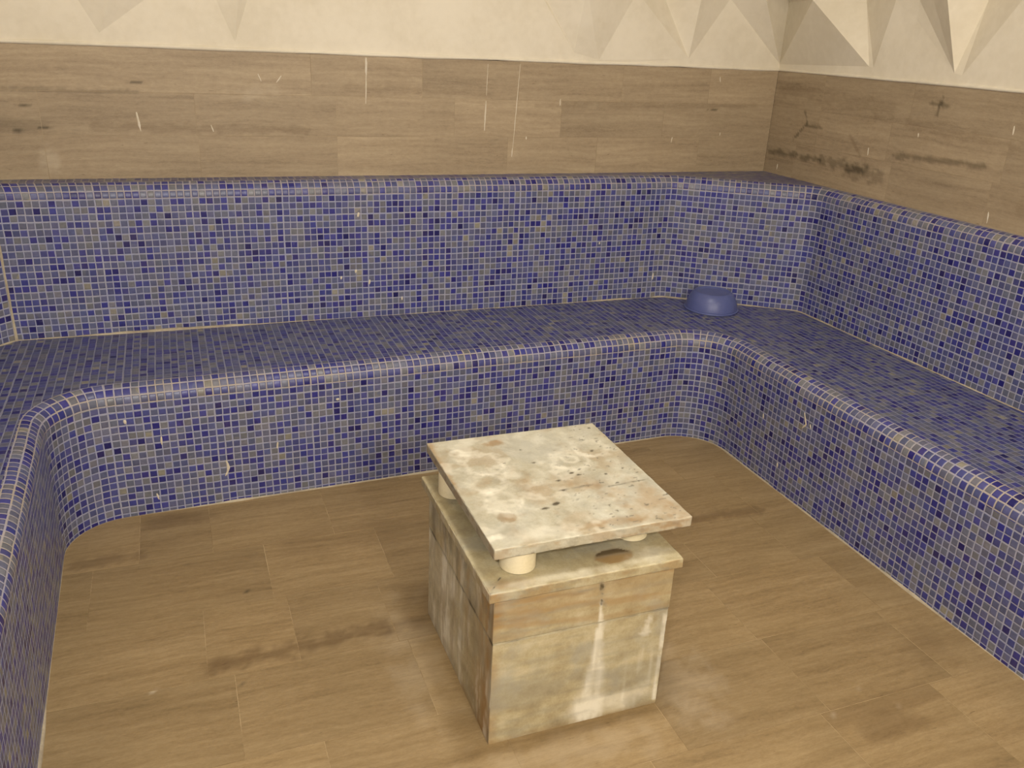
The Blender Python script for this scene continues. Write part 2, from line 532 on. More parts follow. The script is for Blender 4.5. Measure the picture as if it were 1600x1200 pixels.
def blob(u, v, cu, cv, ru, rv, soft=0.5, ns=18.0, na=0.45, seed=0.0):
    d = math.sqrt(((u - cu) / ru) ** 2 + ((v - cv) / rv) ** 2)
    if d > 2.2: return 0.0
    d += na * fbm(u * ns + seed, v * ns, seed, 4)
    return 1.0 - smooth01(d, 1.0 - soft, 1.0 + soft * 0.4)

def strk(u, v, x0, y0, x1, y1, wd, seed=0.0):
    """soft stroke"""
    dx, dy = x1 - x0, y1 - y0
    L2 = dx * dx + dy * dy
    t = min(1, max(0, ((u - x0) * dx + (v - y0) * dy) / L2))
    d = math.hypot(u - x0 - t * dx, v - y0 - t * dy)
    if d > wd * 4: return 0.0
    d += wd * 0.9 * fbm(u * 22 + seed, v * 40, seed, 4)
    return 1.0 - smooth01(d, wd * 0.25, wd * 1.25)

rr = random.Random(21)
def split_row(lo, hi, seams, wmin=0.34, wmax=0.62):
    xs = sorted(seams)
    res = [lo] if not xs else []
    if xs:
        left = []
        c = xs[0]
        while c - lo > wmax:
            c -= rr.uniform(wmin, wmax); left.append(c)
        xs = [lo] + sorted(left) + xs
        res = xs
    c = res[-1]
    while hi - c > wmax:
        c += rr.uniform(wmin, wmax); res.append(c)
    res.append(hi)
    return res

def rows_to_tiles(rows):
    T = []
    for (v0, v1, xs) in rows:
        for a, b in zip(xs[:-1], xs[1:]):
            T.append((a, v0, b, v1, rr.random()))
    return T

# floor: rows 0.301 deep, seams where the photo shows them
known = {
    0: [-2.27, -2.05, -1.663, -1.20, -0.75, -0.30], 1: [-2.40, -1.895, -1.531, -1.05, -0.62, -0.17],
    2: [-2.095, -1.859, -1.59, -1.02, -0.55, -0.22], 3: [-2.03, -1.566, -1.00, -0.61, -0.15],
    4: [-2.25, -1.848, -1.43, -1.025, -0.60, -0.18], 5: [-2.05, -1.60, -1.13, -0.633, -0.268],
}
rows = []
vtop = 0.226
rows.append((-0.075, vtop, split_row(-2.62, 0.12, [-1.9])))
for r in range(0, 20):
    v1 = -0.075 - 0.301 * r; v0 = max(v1 - 0.301, YF)
    if v1 <= YF + 0.02: break
    s = known.get(r, [-2.2 + rr.uniform(0, 0.4)])
    rows.append((v0, v1, [-2.62] + [x for x in s] + [0.12] if r in known else split_row(-2.62, 0.12, s)))
def floor_stain(u, v):
    d = 0; br = 0; wh = 0
    # dark veins and worn patches
    br += 0.75 * strk(u, v, -2.08, -0.93, -1.62, -0.905, 0.035, 1)
    br += 0.45 * strk(u, v, -1.60, -0.92, -1.45, -0.90, 0.03, 2)
    br += 0.55 * blob(u, v, -2.16, -0.135, 0.12, 0.05, 0.7, 10, 0.5, 3)
    br += 0.60 * strk(u, v, -2.46, -0.335, -2.28, -0.325, 0.032, 4)
    br += 0.60 * strk(u, v, -0.45, -0.635, -0.17, -0.655, 0.034, 5)
    if -0.633 < u < -0.268 and v < -1.579: br += 0.42 * (1 - smooth01(abs(v + 1.60), 0.01, 0.05)) + 0.55 * blob(u, v, -0.50, -1.675, 0.14, 0.05, 0.8, 9, 0.6, 6)
    br += 0.35 * blob(u, v, -0.12, -1.45, 0.13, 0.08, 0.8, 9, 0.6, 7)
    br += 0.30 * blob(u, v, -0.75, -0.30, 0.40, 0.12, 0.9, 6, 0.7, 8)
    br += 0.25 * blob(u, v, -1.60, -0.40, 0.30, 0.10, 0.9, 6, 0.7, 8)
    # brown and dark bands along the foot of the pedestal, lime splashes around it
    wh += 0.30 * blob(u, v, -0.92, -1.38, 0.10, 0.16, 0.9, 14, 0.9, 11)
    wh += 0.28 * blob(u, v, -0.98, -1.17, 0.06, 0.22, 0.9, 14, 0.9, 12)
    wh += 0.25 * blob(u, v, -1.30, -1.50, 0.30, 0.06, 0.9, 14, 0.9, 13)
    wh += 0.2 * blob(u, v, -1.56, -1.05, 0.08, 0.25, 0.9, 12, 0.9, 14)
    wh += 0.22 * blob(u, v, -1.02, -0.80, 0.20, 0.12, 0.9, 12, 0.9, 15)
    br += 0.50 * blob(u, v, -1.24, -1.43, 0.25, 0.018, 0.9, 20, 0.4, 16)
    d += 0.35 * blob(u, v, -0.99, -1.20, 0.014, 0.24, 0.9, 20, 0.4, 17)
    for (x, y, s) in ((-2.02, -1.02, .006), (-2.12, -0.93, .004), (-1.97, -0.62, .005)):
        d += 0.9 * blob(u, v, x, y, s, s, 0.5, 30, 0.2)
    for (x, y) in ((-2.28, -0.115), (-2.25, -0.112), (-0.42, -1.62), (-0.47, -1.53), (-0.60, -1.60), (-2.23, -0.98)):
        wh += 1.0 * blob(u, v, x, y, .006, .005, 0.6, 60, 0.5, x)
    return (min(d, 1), min(br, 1), min(wh, 1))
stone_surface('floor', rows_to_tiles(rows), lambda u, v, h: (u, v, h), [M_FLOOR, M_GROUT], floor_stain, 0.014)

# back wall band
zs = [ZC - 0.004, 1.175, 1.325, ZT]
kb_ = {2: [-2.62, -1.53, -1.094, -0.68, -0.2, 0.24], 1: [-2.47, -1.957, -1.438, -0.957, -0.48, 0.02], 0: [-2.47, -1.954, -1.438, -0.72, -0.30, 0.22]}
rows = [(zs[i], zs[i + 1], [XWL] + [-2.9] * (i == 2) + kb_[i] + [xw(YW)]) for i in (0, 1, 2)]
def back_stain(u, v):
    d = br = wh = 0.0
    for (x, z, a, b) in ((-2.52, 1.275, .022, .006), (-2.46, 1.20, .022, .006), (-2.55, 1.19, .02, .01), (-2.15, 1.36, .035, .004), (-1.02, 1.17, .03, .003), (0.27, 1.30, .03, .003)):
        d += 0.9 * blob(u, v, x, z, a, b, 0.6, 40, 0.6, x)
    d += 0.4 * strk(u, v, -2.62, 1.33, -2.15, 1.325, 0.008, 3)
    d += 0.30 * blob(u, v, -2.55, 1.21, 0.12, 0.03, 0.9, 12, 0.8, 2)
    br += 0.35 * strk(u, v, -2.30, 1.20, -1.55, 1.20, 0.018, 8)
    br += 0.25 * strk(u, v, -1.40, 1.36, -0.80, 1.35, 0.014, 9)
    br += 0.25 * strk(u, v, -0.60, 1.30, 0.50, 1.32, 0.012, 9.5)
    wh += 0.45 * blob(u, v, -2.46, 1.09, 0.035, 0.05, 0.7, 20, 0.5, 5)
    wh += 0.30 * blob(u, v, -1.72, 1.33, 0.10, 0.03, 0.9, 20, 0.8, 6)
    return (min(d, 1), min(br, 1), min(wh, 1))
wall_back = stone_surface('wall_back', rows_to_tiles(rows), lambda u, v, h: (u, YW - h, v), [M_WALL, M_WGROUT], back_stain, 0.008)
kr_ = {2: [-0.75, -0.20, 0.30], 1: [-0.66, -0.12, 0.30], 0: [-0.63, -0.16, 0.42]}
def flip(xs): return xs
rows = []
for i in (0, 1, 2):
    rows.append((zs[i], zs[i + 1], split_row(YF, YW, kr_[i])))
def right_stain(u, v):
    d = br = wh = 0.0
    d += 0.72 * strk(u, v, 0.60, 1.118, 0.26, 1.128, 0.014, 1)
    d += 0.60 * strk(u, v, 0.24, 1.128, -0.02, 1.128, 0.022, 2)
    d += 0.45 * strk(u, v, 0.08, 1.105, -0.11, 1.112, 0.030, 3)
    d += 0.62 * strk(u, v, -0.16, 1.205, -0.58, 1.222, 0.014, 4)
    d += 0.70 * strk(u, v, 0.40, 1.32, 0.372, 1.27, 0.005, 5)
    d += 0.75 * strk(u, v, 0.372, 1.27, 0.455, 1.185, 0.006, 6)
    d += 0.70 * strk(u, v, 0.372, 1.262, 0.272, 1.262, 0.006, 7)
    d += 0.75 * strk(u, v, -0.335, 1.437, -0.325, 1.375, 0.007, 8)
    d += 0.65 * strk(u, v, -0.29, 1.41, -0.37, 1.405, 0.007, 9)
    br += 0.40 * strk(u, v, 0.10, 1.25, 0.02, 1.18, 0.010, 10)
    br += 0.30 * strk(u, v, 0.58, 1.40, -0.10, 1.37, 0.030, 11)
    br += 0.25 * strk(u, v, -0.2, 1.33, -0.70, 1.30, 0.02, 12)
    br += 0.30 * blob(u, v, -0.80, 1.10, 0.15, 0.05, 0.9, 8, 0.8, 13)
    return (min(d, 1), min(br, 1), min(wh, 1))
wall_right = stone_surface('wall_right', rows_to_tiles(rows), lambda u, v, h: (xw(u) - h, u, v), [M_WALL, M_WGROUT], right_stain, 0.009)
zst = lambda u, v: (0, 0, 0)
rows = [(zs[i], zs[i + 1], split_row(YF, YW, [-0.9 + 0.2 * i])) for i in (0, 1, 2)]
stone_surface('wall_left', rows_to_tiles(rows), lambda u, v, h: (XWL + h, u, v), [M_WALL, M_WGROUT], zst, 0.05)
rows = [(0.15 * i, min(0.15 * (i + 1), ZT), split_row(XWL, 0.7, [-1.3 + 0.15 * (i % 3)])) for i in range(10)]
stone_surface('wall_front', rows_to_tiles(rows), lambda u, v, h: (u, YF + h, v), [M_WALL, M_WGROUT], zst, 0.08)

# ------------------------------------------------------------------ plaster frieze of folded facets above the stone
def frieze(name, frame, base, mid, strip, x0, x1, ztop=2.6):
    """base/mid: (u, depth into room, z) polylines; strip: triangles over ('b',i)/('m',i)."""
    V, F = [], []
    bi = {}
    for i, (u, d, z) in enumerate(base): bi[('b', i)] = len(V); V.append(frame(u, z, d))
    for i, (u, d, z) in enumerate(mid): bi[('m', i)] = len(V); V.append(frame(u, z, d))
    for tri in strip: F.append(tuple(bi[t] for t in tri))
    # upward: each mid point rises to a shallow crown line, then to the cove
    k = len(V)
    for (u, d, z) in mid: V.append(frame(u, z + 0.22, d * 1.9 + 0.02))
    n = len(mid)
    for i in range(n - 1):
        a, b2 = bi[('m', i)], bi[('m', i + 1)]
        F.append((a, b2, k + i + 1)); F.append((a, k + i + 1, k + i))
    k2 = len(V)
    for (u, d, z) in mid: V.append(frame(u, ztop, 0.12))
    for i in range(n - 1): F.append((k + i, k + i + 1, k2 + i + 1, k2 + i))
    # skirt: strip between the stone and the feet of the facets
    k3 = len(V)
    for (u, d, z) in base: V.append(frame(u, ZT + 0.004, 0.0))
    for i in range(len(base) - 1): F.append((k3 + i, k3 + i + 1, bi[('b', i + 1)], bi[('b', i)]))
    o = mesh_obj(name, V, F, M_PLASTER)
    tag(o, kind='structure')
    return o

# back: u = x
base = [(XWL, 0, 1.50), (-2.248, 0, 1.519), (-1.799, 0, 1.506), (-0.44, 0, 1.519), (-0.325, 0.004, 1.493), (0.115, 0, 1.512), (xw(YW), 0, 1.505)]
zm = 1.765
def up(bx, bz, tx, tz):                 # carry a ray up to the mid height
    f = (zm - bz) / (tz - bz); return bx + (tx - bx) * f
mid = [(XWL, 0, zm),
       (up(-2.248, 1.519, -2.301, 1.62), 0, zm), (up(-2.248, 1.519, -2.203, 1.626), 0.065, zm), (up(-2.248, 1.519, -2.092, 1.631), 0, zm),
       (up(-1.799, 1.506, -1.853, 1.644), 0, zm), (up(-1.799, 1.506, -1.78, 1.648), 0.035, zm), (up(-1.799, 1.506, -1.747, 1.65), 0, zm),
       (up(-0.44, 1.519, -0.589, 1.712), 0, zm), (up(-0.44, 1.519, -0.575, 1.712), -0.012, zm), (up(-0.325, 1.493, -0.413, 1.721), 0.065, zm), (-0.168, 0, zm),
       (up(0.115, 1.512, -0.002, 1.744), -0.055, zm), (up(0.115, 1.512, 0.12, 1.749), 0.042, zm), (up(0.115, 1.512, 0.288, 1.759), 0, zm),
       (up(0.634, 1.518, 0.413, 1.766), 0.09, zm), (xw(YW), 0.0, zm)]
B = lambda i: ('b', i)
Mi = lambda i: ('m', i)
strip = [(B(0), B(1), Mi(1)), (B(0), Mi(1), Mi(0)),
         (B(1), Mi(2), Mi(1)), (B(1), Mi(3), Mi(2)),
         (B(1), B(2), Mi(3)), (B(2), Mi(4), Mi(3)),
         (B(2), Mi(5), Mi(4)), (B(2), Mi(6), Mi(5)),
         (B(2), B(3), Mi(7)), (B(2), Mi(7), Mi(6)),
         (B(3), Mi(8), Mi(7)), (B(3), Mi(9), Mi(8)), (B(3), B(4), Mi(9)),
         (B(4), Mi(10), Mi(9)), (B(4), B(5), Mi(10)),
         (B(5), Mi(11), Mi(10)), (B(5), Mi(12), Mi(11)), (B(5), Mi(13), Mi(12)),
         (B(5), B(6), Mi(13)), (B(6), Mi(14), Mi(13)), (B(6), Mi(15), Mi(14))]
frieze('trim_back', lambda u, z, d: (u, YW - d, z), base, mid, strip, XWL, 0.6)

# right: u = y, running from the corner towards the camera
zm = 1.766
base = [(YW, 0, 1.505), (0.063, 0, 1.523), (0.038, 0.0, 1.520), (-0.363, 0, 1.522), (-0.399, 0.0, 1.516), (-1.05, 0, 1.52), (-1.50, 0, 1.52), (-2.1, 0, 1.52), (YF, 0, 1.50)]
mid = [(YW, 0.0, zm), (0.344, 0.10, zm), (0.198, -0.05, zm), (-0.023, 0.01, zm),
       (-0.139, 0.0, 1.696), (-0.135, 0.004, zm), (-0.225, 0.03, zm), (-0.331, 0.075, zm), (-0.389, -0.055, zm), (-0.573, 0, zm),
       (-0.86, 0, zm), (-0.95, -0.06, zm), (-1.05, 0.05, zm), (-1.2, 0, zm),
       (-1.36, 0, zm), (-1.5, -0.06, zm), (-1.62, 0.05, zm), (-1.75, 0, zm), (-2.0, 0, zm), (-2.1, -0.05, zm), (-2.3, 0, zm), (YF, 0, zm)]
strip = [(B(0), B(1), Mi(1)), (B(0), Mi(1), Mi(0)),
         (B(1), Mi(2), Mi(1)), (B(1), B(2), Mi(2)), (B(2), Mi(3), Mi(2)),
         (B(2), B(3), Mi(4)), (B(2), Mi(4), Mi(3)),
         (B(3), Mi(5), Mi(4)), (B(3), Mi(6), Mi(5)), (B(3), Mi(7), Mi(6)),
         (B(3), Mi(8), Mi(7)), (B(3), B(4), Mi(8)), (B(4), Mi(9), Mi(8)),
         (B(4), B(5), Mi(10)), (B(4), Mi(10), Mi(9)),
         (B(5), Mi(11), Mi(10)), (B(5), Mi(12), Mi(11)), (B(5), Mi(13), Mi(12)),
         (B(5), B(6), Mi(14)), (B(5), Mi(14), Mi(13)),
         (B(6), Mi(15), Mi(14)), (B(6), Mi(16), Mi(15)), (B(6), Mi(17), Mi(16)),
         (B(6), B(7), Mi(18)), (B(6), Mi(18), Mi(17)),
         (B(7), Mi(19), Mi(18)), (B(7), Mi(20), Mi(19)), (B(7), B(8), Mi(21)), (B(7), Mi(21), Mi(20))]
frieze('trim_right', lambda u, z, d: (xw(u) - d, u, z), base, mid, strip, YF, YW)
# plain plaster on the two walls behind and beside the camera, and the ceiling
def quad(name, pts, mat):
    o = mesh_obj(name, pts, [(0, 1, 2, 3)], mat); tag(o, kind='structure'); return o
quad('trim_left', [(XWL, YF, ZT), (XWL, YW, ZT), (XWL, YW, ZCEIL), (XWL, YF, ZCEIL)], M_PLASTER)
quad('trim_front', [(XWL, YF, ZT), (0.75, YF, ZT), (0.75, YF, ZCEIL), (XWL, YF, ZCEIL)], M_PLASTER)
quad('wall_upper_back', [(XWL, YW, 2.58), (0.75, YW, 2.58), (0.75, YW, ZCEIL), (XWL, YW, ZCEIL)], M_PLASTER)
quad('wall_upper_right', [(xw(YF), YF, 2.58), (xw(YW), YW, 2.58), (xw(YW), YW, ZCEIL), (xw(YF), YF, ZCEIL)], M_PLASTER)
quad('ceiling', [(XWL, YF, ZCEIL), (0.75, YF, ZCEIL), (0.75, YW, ZCEIL), (XWL, YW, ZCEIL)], M_PLASTER)

# rounded plaster lip along the top of the stone
def lip(name, p0, p1, nrm, seed):
    V, F = [], []
    N = 90; K = 5
    for i in range(N + 1):
        f = i / N
        P = Vector(p0).lerp(Vector(p1), f)
        r = 0.007 * (1.0 + 0.35 * fbm(f * 14 + seed, seed, 0.3))
        dz = 0.0025 * fbm(f * 9 + seed, 4.1, seed)
        for j in range(K):
            a = -PI / 2 + PI * j / (K - 1)
            V.append((P.x + nrm[0] * r * math.cos(a), P.y + nrm[1] * r * math.cos(a), ZT + 0.006 + dz + r * math.sin(a)))
    for i in range(N):
        for j in range(K - 1):
            F.append((i * K + j, (i + 1) * K + j, (i + 1) * K + j + 1, i * K + j + 1))
    o = mesh_obj(name, V, F, M_PLASTER, smooth=True); tag(o, kind='structure')
lip('trim_1', (XWL, YW, 0), (xw(YW), YW, 0), (0, -1), 1.0)
lip('trim_2', (xw(YW), YW, 0), (xw(YF), YF, 0), (-1, 0), 5.0)

# ------------------------------------------------------------------ limescale runs on the stone and specks on the mosaic
def run(name, pts, wd, frame, parent, loc=None):
    """thin raised run of limescale along pts (u,v) with tapered ends."""
    V, F = [], []
    K = 4; N = 10
    P = [Vector(p) for p in pts]
    out = []
    for i in range(N + 1):
        f = i / N * (len(P) - 1); k = min(int(f), len(P) - 2)
        q = P[k].lerp(P[k + 1], f - k)
        q = q + Vector((0.0012 * mnoise.noise(Vector((q.x * 90, q.y * 60, 1))), 0))
        out.append(q)
    for i, q in enumerate(out):
        t = out[min(i + 1, N)] - out[max(i - 1, 0)]
        t = t.normalized(); n = Vector((-t.y, t.x))
        f = i / N
        wv = wd * (0.25 + 0.75 * math.sin(PI * (0.12 + 0.8 * f))) * (1 + 0.35 * mnoise.noise(Vector((q.x * 70, q.y * 70, 5))))
        for j in range(K):
            a = j / (K - 1) * PI
            c = q + n * (wv * 0.5 * math.cos(a))
            V.append(frame(c.x, c.y, 0.0003 + wv * 0.22 * math.sin(a)))
    for i in range(N):
        for j in range(K - 1):
            F.append((i * K + j, i * K + j + 1, (i + 1) * K + j + 1, (i + 1) * K + j))
    o = mesh_obj(name, V, F, M_LIME, parent, smooth=True)
    if loc: o.location = loc
    return o
fb = lambda u, v, h: (u, YW - h, v)
for (a, b, c, d, wd) in ((-1.318, 1.470, -1.319, 1.405, .011), (-1.319, 1.41, -1.322, 1.30, .006), (-0.823, 1.32, -0.826, 1.20, .007), (-2.158, 1.258, -2.15, 1.191, .010),
                         (-1.905, 1.215, -1.898, 1.190, .006), (-1.725, 1.40, -1.715, 1.373, .005), (-0.679, 1.466, -0.698, 1.094, .004), (-0.698, 1.13, -0.699, 1.094, .006),
                         (-0.488, 1.334, -0.490, 1.306, .006), (0.289, 1.442, 0.294, 1.420, .007), (0.077, 1.178, 0.074, 1.154, .006), (0.329, 1.20, 0.329, 1.185, .005),
                         (-0.637, 1.178, -0.637, 1.166, .006), (-1.64, 1.395, -1.66, 1.37, .005), (-0.82, 1.462, -0.822, 1.34, .003)):
    run('limescale_streak', [(a, b), (c, d)], wd * 0.8, fb, wall_back)
fr_ = lambda u, v, h: (xw(u) - h, u, v)
for (a, b, c, d, wd) in ((-0.02, 1.215, -0.022, 1.185, .006), (-0.66, 1.37, -0.662, 1.34, .006), (0.53, 1.07, 0.53, 1.045, .006), (-0.645, 1.075, -0.648, 1.035, .006), (-0.26, 1.30, -0.262, 1.285, .006)):
    run('limescale_streak', [(a, b), (c, d)], wd, fr_, wall_right)
fri = lambda u, v, h: (u, KB * u - h, v)
for pts, wd in (([(-1.80, .21), (-1.802, .185)], .006), ([(-1.978, .165), (-1.973, .15), (-1.972, .135), (-1.975, .12), (-1.984, .105)], .009), ([(-2.175, .285), (-2.177, .255)], .006),
                ([(-1.583, .352), (-1.583, .343)], .011), ([(-2.28, .36), (-2.278, .345)], .009), ([(-2.37, .335), (-2.368, .32)], .006), ([(-2.21, .075), (-2.205, .05)], .006)):
    o = run('limescale_speck', pts, wd, fri, bench, (1.2, -0.2, 0))
frr = lambda u, v, h: (-h, u, v)
for pts, wd in (([(-.62, .36), (-.64, .32), (-.625, .30)], .008), ([(-.40, .26), (-.405, .24)], .008), ([(-.66, .33), (-.668, .315)], .006), ([(-.53, .11), (-.53, .09)], .008)):
    o = run('limescale_speck', pts, wd, frr, bench, (1.2, -0.2, 0))
fbk = lambda u, v, h: (u, 0.497 - h + LEAN * (v - H) / 0.5, v)
for pts, wd in (([(-1.385, .90), (-1.388, .882)], .010), ([(-1.345, .625), (-1.347, .605)], .009), ([(-1.40, .67), (-1.402, .655)], .008), ([(-1.21, .545), (-1.211, .53)], .007), ([(-0.31, .74), (-0.312, .73)], .008), ([(-0.02, .585), (-0.022, .553)], .008), ([(-1.46, .645), (-1.462, .632)], .007)):
    o = run('limescale_speck', pts, wd, fbk, bench, (1.2, -0.2, 0))

# ------------------------------------------------------------------ marble pedestal
def grid_axis(h, r, cell):
    """coordinates from -h to h with extra lines near the rounded ends"""
    xs = []
    e = [0.0, 0.25, 0.5, 0.75, 1.0]
    for t in e: xs.append(-h + r * t)
    n = max(2, int((2 * h - 2 * r) / cell))
    for i in range(1, n): xs.append(-h + r + (2 * h - 2 * r) * i / n)
    for t in reversed(e): xs.append(h - r * t)
    return xs

def round_box(name, c, half, r, cell, mat, parent, stain_fn, rough_edge=0.0, warp=None):
    hx, hy, hz = half
    ax = [grid_axis(hx, r, cell), grid_axis(hy, r, cell), grid_axis(hz, r, cell)]
    V, F, ST = [], [], []
    idx = {}
    def vert(p):
        k = (round(p[0], 6), round(p[1], 6), round(p[2], 6))
        if k in idx: return idx[k]
        q = Vector((min(hx - r, max(-hx + r, p[0])), min(hy - r, max(-hy + r, p[1])), min(hz - r, max(-hz + r, p[2]))))
        d = Vector(p) - q
        nface = Vector(p)
        if d.length > 1e-9:
            dn = d.normalized()
        else: dn = Vector((0, 0, 1))
        P = q + dn * r
        if rough_edge:
            cnt = (abs(d.x) > r * 0.3) + (abs(d.y) > r * 0.3) + (abs(d.z) > r * 0.3)
            wx = P + Vector(c)
            am = rough_edge * (1.0 if cnt >= 2 else 0.15)
            nv = fbm(wx.x * 30, wx.y * 30, wx.z * 30, 4)
            P = P - dn * am * max(0.0, nv + 0.1)
        W = P + Vector(c)
        if warp: W = warp(W)
        idx[k] = len(V)
        V.append(W); ST.append(stain_fn(W, dn))
        return idx[k]
    for a in range(3):
        b, d = (a + 1) % 3, (a + 2) % 3
        for s in (-1, 1):
            A, D = ax[b], ax[d]
            for i in range(len(A) - 1):
                for j in range(len(D) - 1):
                    cs = []
                    for (ii, jj) in ((i, j), (i + 1, j), (i + 1, j + 1), (i, j + 1)):
                        p = [0, 0, 0]; p[a] = s * half[a]; p[b] = A[ii]; p[d] = D[jj]
                        cs.append(vert(p))
                    F.append(tuple(cs if s > 0 else reversed(cs)))
    o = mesh_obj(name, [v - Vector(parent.location) for v in V], F, mat, parent, None, ST, smooth=True)
    return o

PX0, PX1, PY0, PY1 = -1.480, -1.020, -1.412, -0.880      # pedestal footprint
ped = empty('marble_pedestal', ((PX0 + PX1) / 2, (PY0 + PY1) / 2, 0.0))
tag(ped, 'square marble pedestal with streaked stained sides standing on the floor', 'pedestal')

def body_stain(P, n):
    d = br = wh = 0.0
    x, y, z = P
    if n.y < -0.6:                                       # front
        br += 0.55 * (1 - smooth01(x, PX0 + 0.002, PX0 + 0.03)) * (0.6 + 0.6 * fbm(1, z * 12, 2))
        br += 0.40 * smooth01(fbm(x * 4, z * 45 + x * 3, 3), -0.1, 0.5) * smooth01(z, 0.29, 0.31)
        d += 0.30 * smooth01(fbm(x * 5, z * 60 - x * 5, 13), 0.2, 0.6) * smooth01(z, 0.29, 0.31)
        br += 0.35 * smooth01(z, 0.28, 0.40)
        d += 0.95 * strk(x, z, -1.214, 0.415, -1.212, 0.350, 0.0045, 2)
        d += 0.4 * strk(x, z, -1.212, 0.36, -1.20, 0.345, 0.003, 3)
        # lime run below the crack, fanning out towards the floor
        f = smooth01(0.30 - z, 0.0, 0.28)
        wd = 0.010 + 0.040 * f; cx = -1.205 - 0.012 * f
        s = 1 - smooth01(abs(x - cx + 0.012 * fbm(x * 20, z * 9, 5)), wd * 0.35, wd)
        wh += s * smooth01(0.305 - z, 0.0, 0.01) * (0.7 + 0.7 * fbm(x * 150, z * 5, 6)) * 1.1
        wh += 0.95 * strk(x, z, -1.211, 0.355, -1.207, 0.295, 0.006, 7)
        wh += 0.6 * smooth01(fbm(x * 55, z * 2.5, 9), 0.25, 0.7) * (1 - smooth01(z, 0.05, 0.30)) * smooth01(x, -1.15, -1.09)
        wh += 0.7 * strk(x, z, -1.072, 0.278, -1.078, 0.235, 0.012, 10)
        wh += 0.9 * strk(x, z, PX1 - 0.006, 0.285, PX1 - 0.008, 0.02, 0.006, 11)
        wh += 0.6 * blob(x, z, -1.15, 0.045, 0.16, 0.035, 0.9, 12, 0.6, 12)
        d += 0.75 * (1 - smooth01(abs(z - 0.2955), 0.001, 0.0045)) * (0.75 + 0.5 * fbm(x * 15, 1, 8))
        # grey cloud low down
        dd = 1 - smooth01(abs(z - 0.13 - 0.02 * math.sin((x + 1.48) * 13)), 0.01, 0.05)
        cl = 0.42 * dd * (0.7 + 0.9 * fbm(x * 9, z * 16, 14)) + 0.26 * smooth01(fbm(x * 6, z * 11, 15), -0.05, 0.4) * (1 - smooth01(z, 0.15, 0.29))
        cl += 0.24 * smooth01(fbm(x * 3 + z, z * 55, 16), 0.1, 0.5)
        d += max(0.0, min(cl, 0.42))
    elif n.x < -0.6:                                     # left
        br += 0.95 * (1 - smooth01(y, PY0 + 0.03, PY0 + 0.17)) * (0.70 + 0.8 * fbm(y * 22, z * 3, 4))
        d += 0.30 * (1 - smooth01(y, PY0 + 0.0, PY0 + 0.03))
        wy = y + 0.012 * fbm(y * 6, z * 5, 40)
        br += 0.35 * smooth01(fbm(wy * 16, z * 2.5, 5), -0.05, 0.6)
        low = 1 - smooth01(z, 0.285, 0.30)
        wh += (0.45 + 0.2 * low) * smooth01(fbm(wy * 24, z * 2.6, 7), 0.0, 0.6) * smooth01(fbm(y * 5, z * 5, 27), -0.35, 0.2)
        wh += 0.40 * smooth01(fbm(wy * 70, z * 2.2, 9), 0.2, 0.6) * smooth01(fbm(y * 7, z * 4, 37), -0.1, 0.3)
        d += (0.30 + 0.28 * (1 - low)) * smooth01(fbm(wy * 20, z * 6.0, 17), -0.15, 0.5)
        wh += 0.40 * low * smooth01(y, -1.28, -1.05) * (0.7 + 0.6 * fbm(y * 8, z * 8, 47))
        d += 0.60 * (1 - smooth01(abs(z - 0.296), 0.001, 0.007))
    elif n.x > 0.6:
        br += 0.3 * smooth01(fbm(y * 18, z * 2, 5), 0.0, 0.5)
    br += 0.35 * (1 - smooth01(z, 0.0, 0.02))
    return (max(0, min(d, 1)), max(0, min(br, 1)), max(0, min(wh, 1)))

def cap_stain(P, n):
    d = br = wh = 0.0
    x, y, z = P
    if n.z > 0.6:
        # brown oval, darker towards its far edge
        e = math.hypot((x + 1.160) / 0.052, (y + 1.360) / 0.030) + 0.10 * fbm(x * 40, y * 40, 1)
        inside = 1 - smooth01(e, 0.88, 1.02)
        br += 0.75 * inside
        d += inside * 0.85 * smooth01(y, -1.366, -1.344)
        d += 0.45 * blob(x, y, -1.06, -1.315, 0.05, 0.025, 0.9, 20, 0.8, 3)
        d += 0.40 * blob(x, y, -1.45, -1.00, 0.014, 0.06, 0.9, 25, 0.8, 4)
        br += 0.55 * blob(x, y, -1.44, -1.39, 0.06, 0.025, 0.9, 18, 0.7, 5)
        wh += 0.55 * blob(x, y, -1.06, -1.37, 0.07, 0.035, 0.9, 16, 0.8, 6)
        wh += 0.35 * blob(x, y, -1.30, -1.40, 0.18, 0.02, 0.9, 16, 0.8, 6.5)
        d += 0.22 * smooth01(fbm(x * 14, y * 14, 8), 0.05, 0.5)
        d += 0.9 * strk(x, y, -1.492, -1.415, -1.452, -1.365, 0.0022, 7)   # mitred joint of the cap
    elif n.y < -0.6:
        br += 0.45 * smooth01(fbm(x * 12, z * 30, 2), 0.0, 0.4)
        d += 0.40 * smooth01(fbm(x * 18, z * 40, 5), 0.1, 0.5)
        br += 0.6 * (1 - smooth01(x, -1.49, -1.43))
    else:
        br += 0.6 * (1 - smooth01(y, -1.41, -1.30))
        d += 0.35 * smooth01(fbm(y * 18, z * 10, 5), 0.0, 0.5)
        wh += 0.3 * smooth01(fbm(y * 30, z * 3, 15), 0.1, 0.5)
    return (max(0, min(d, 1)), max(0, min(br, 1)), max(0, min(wh, 1)))

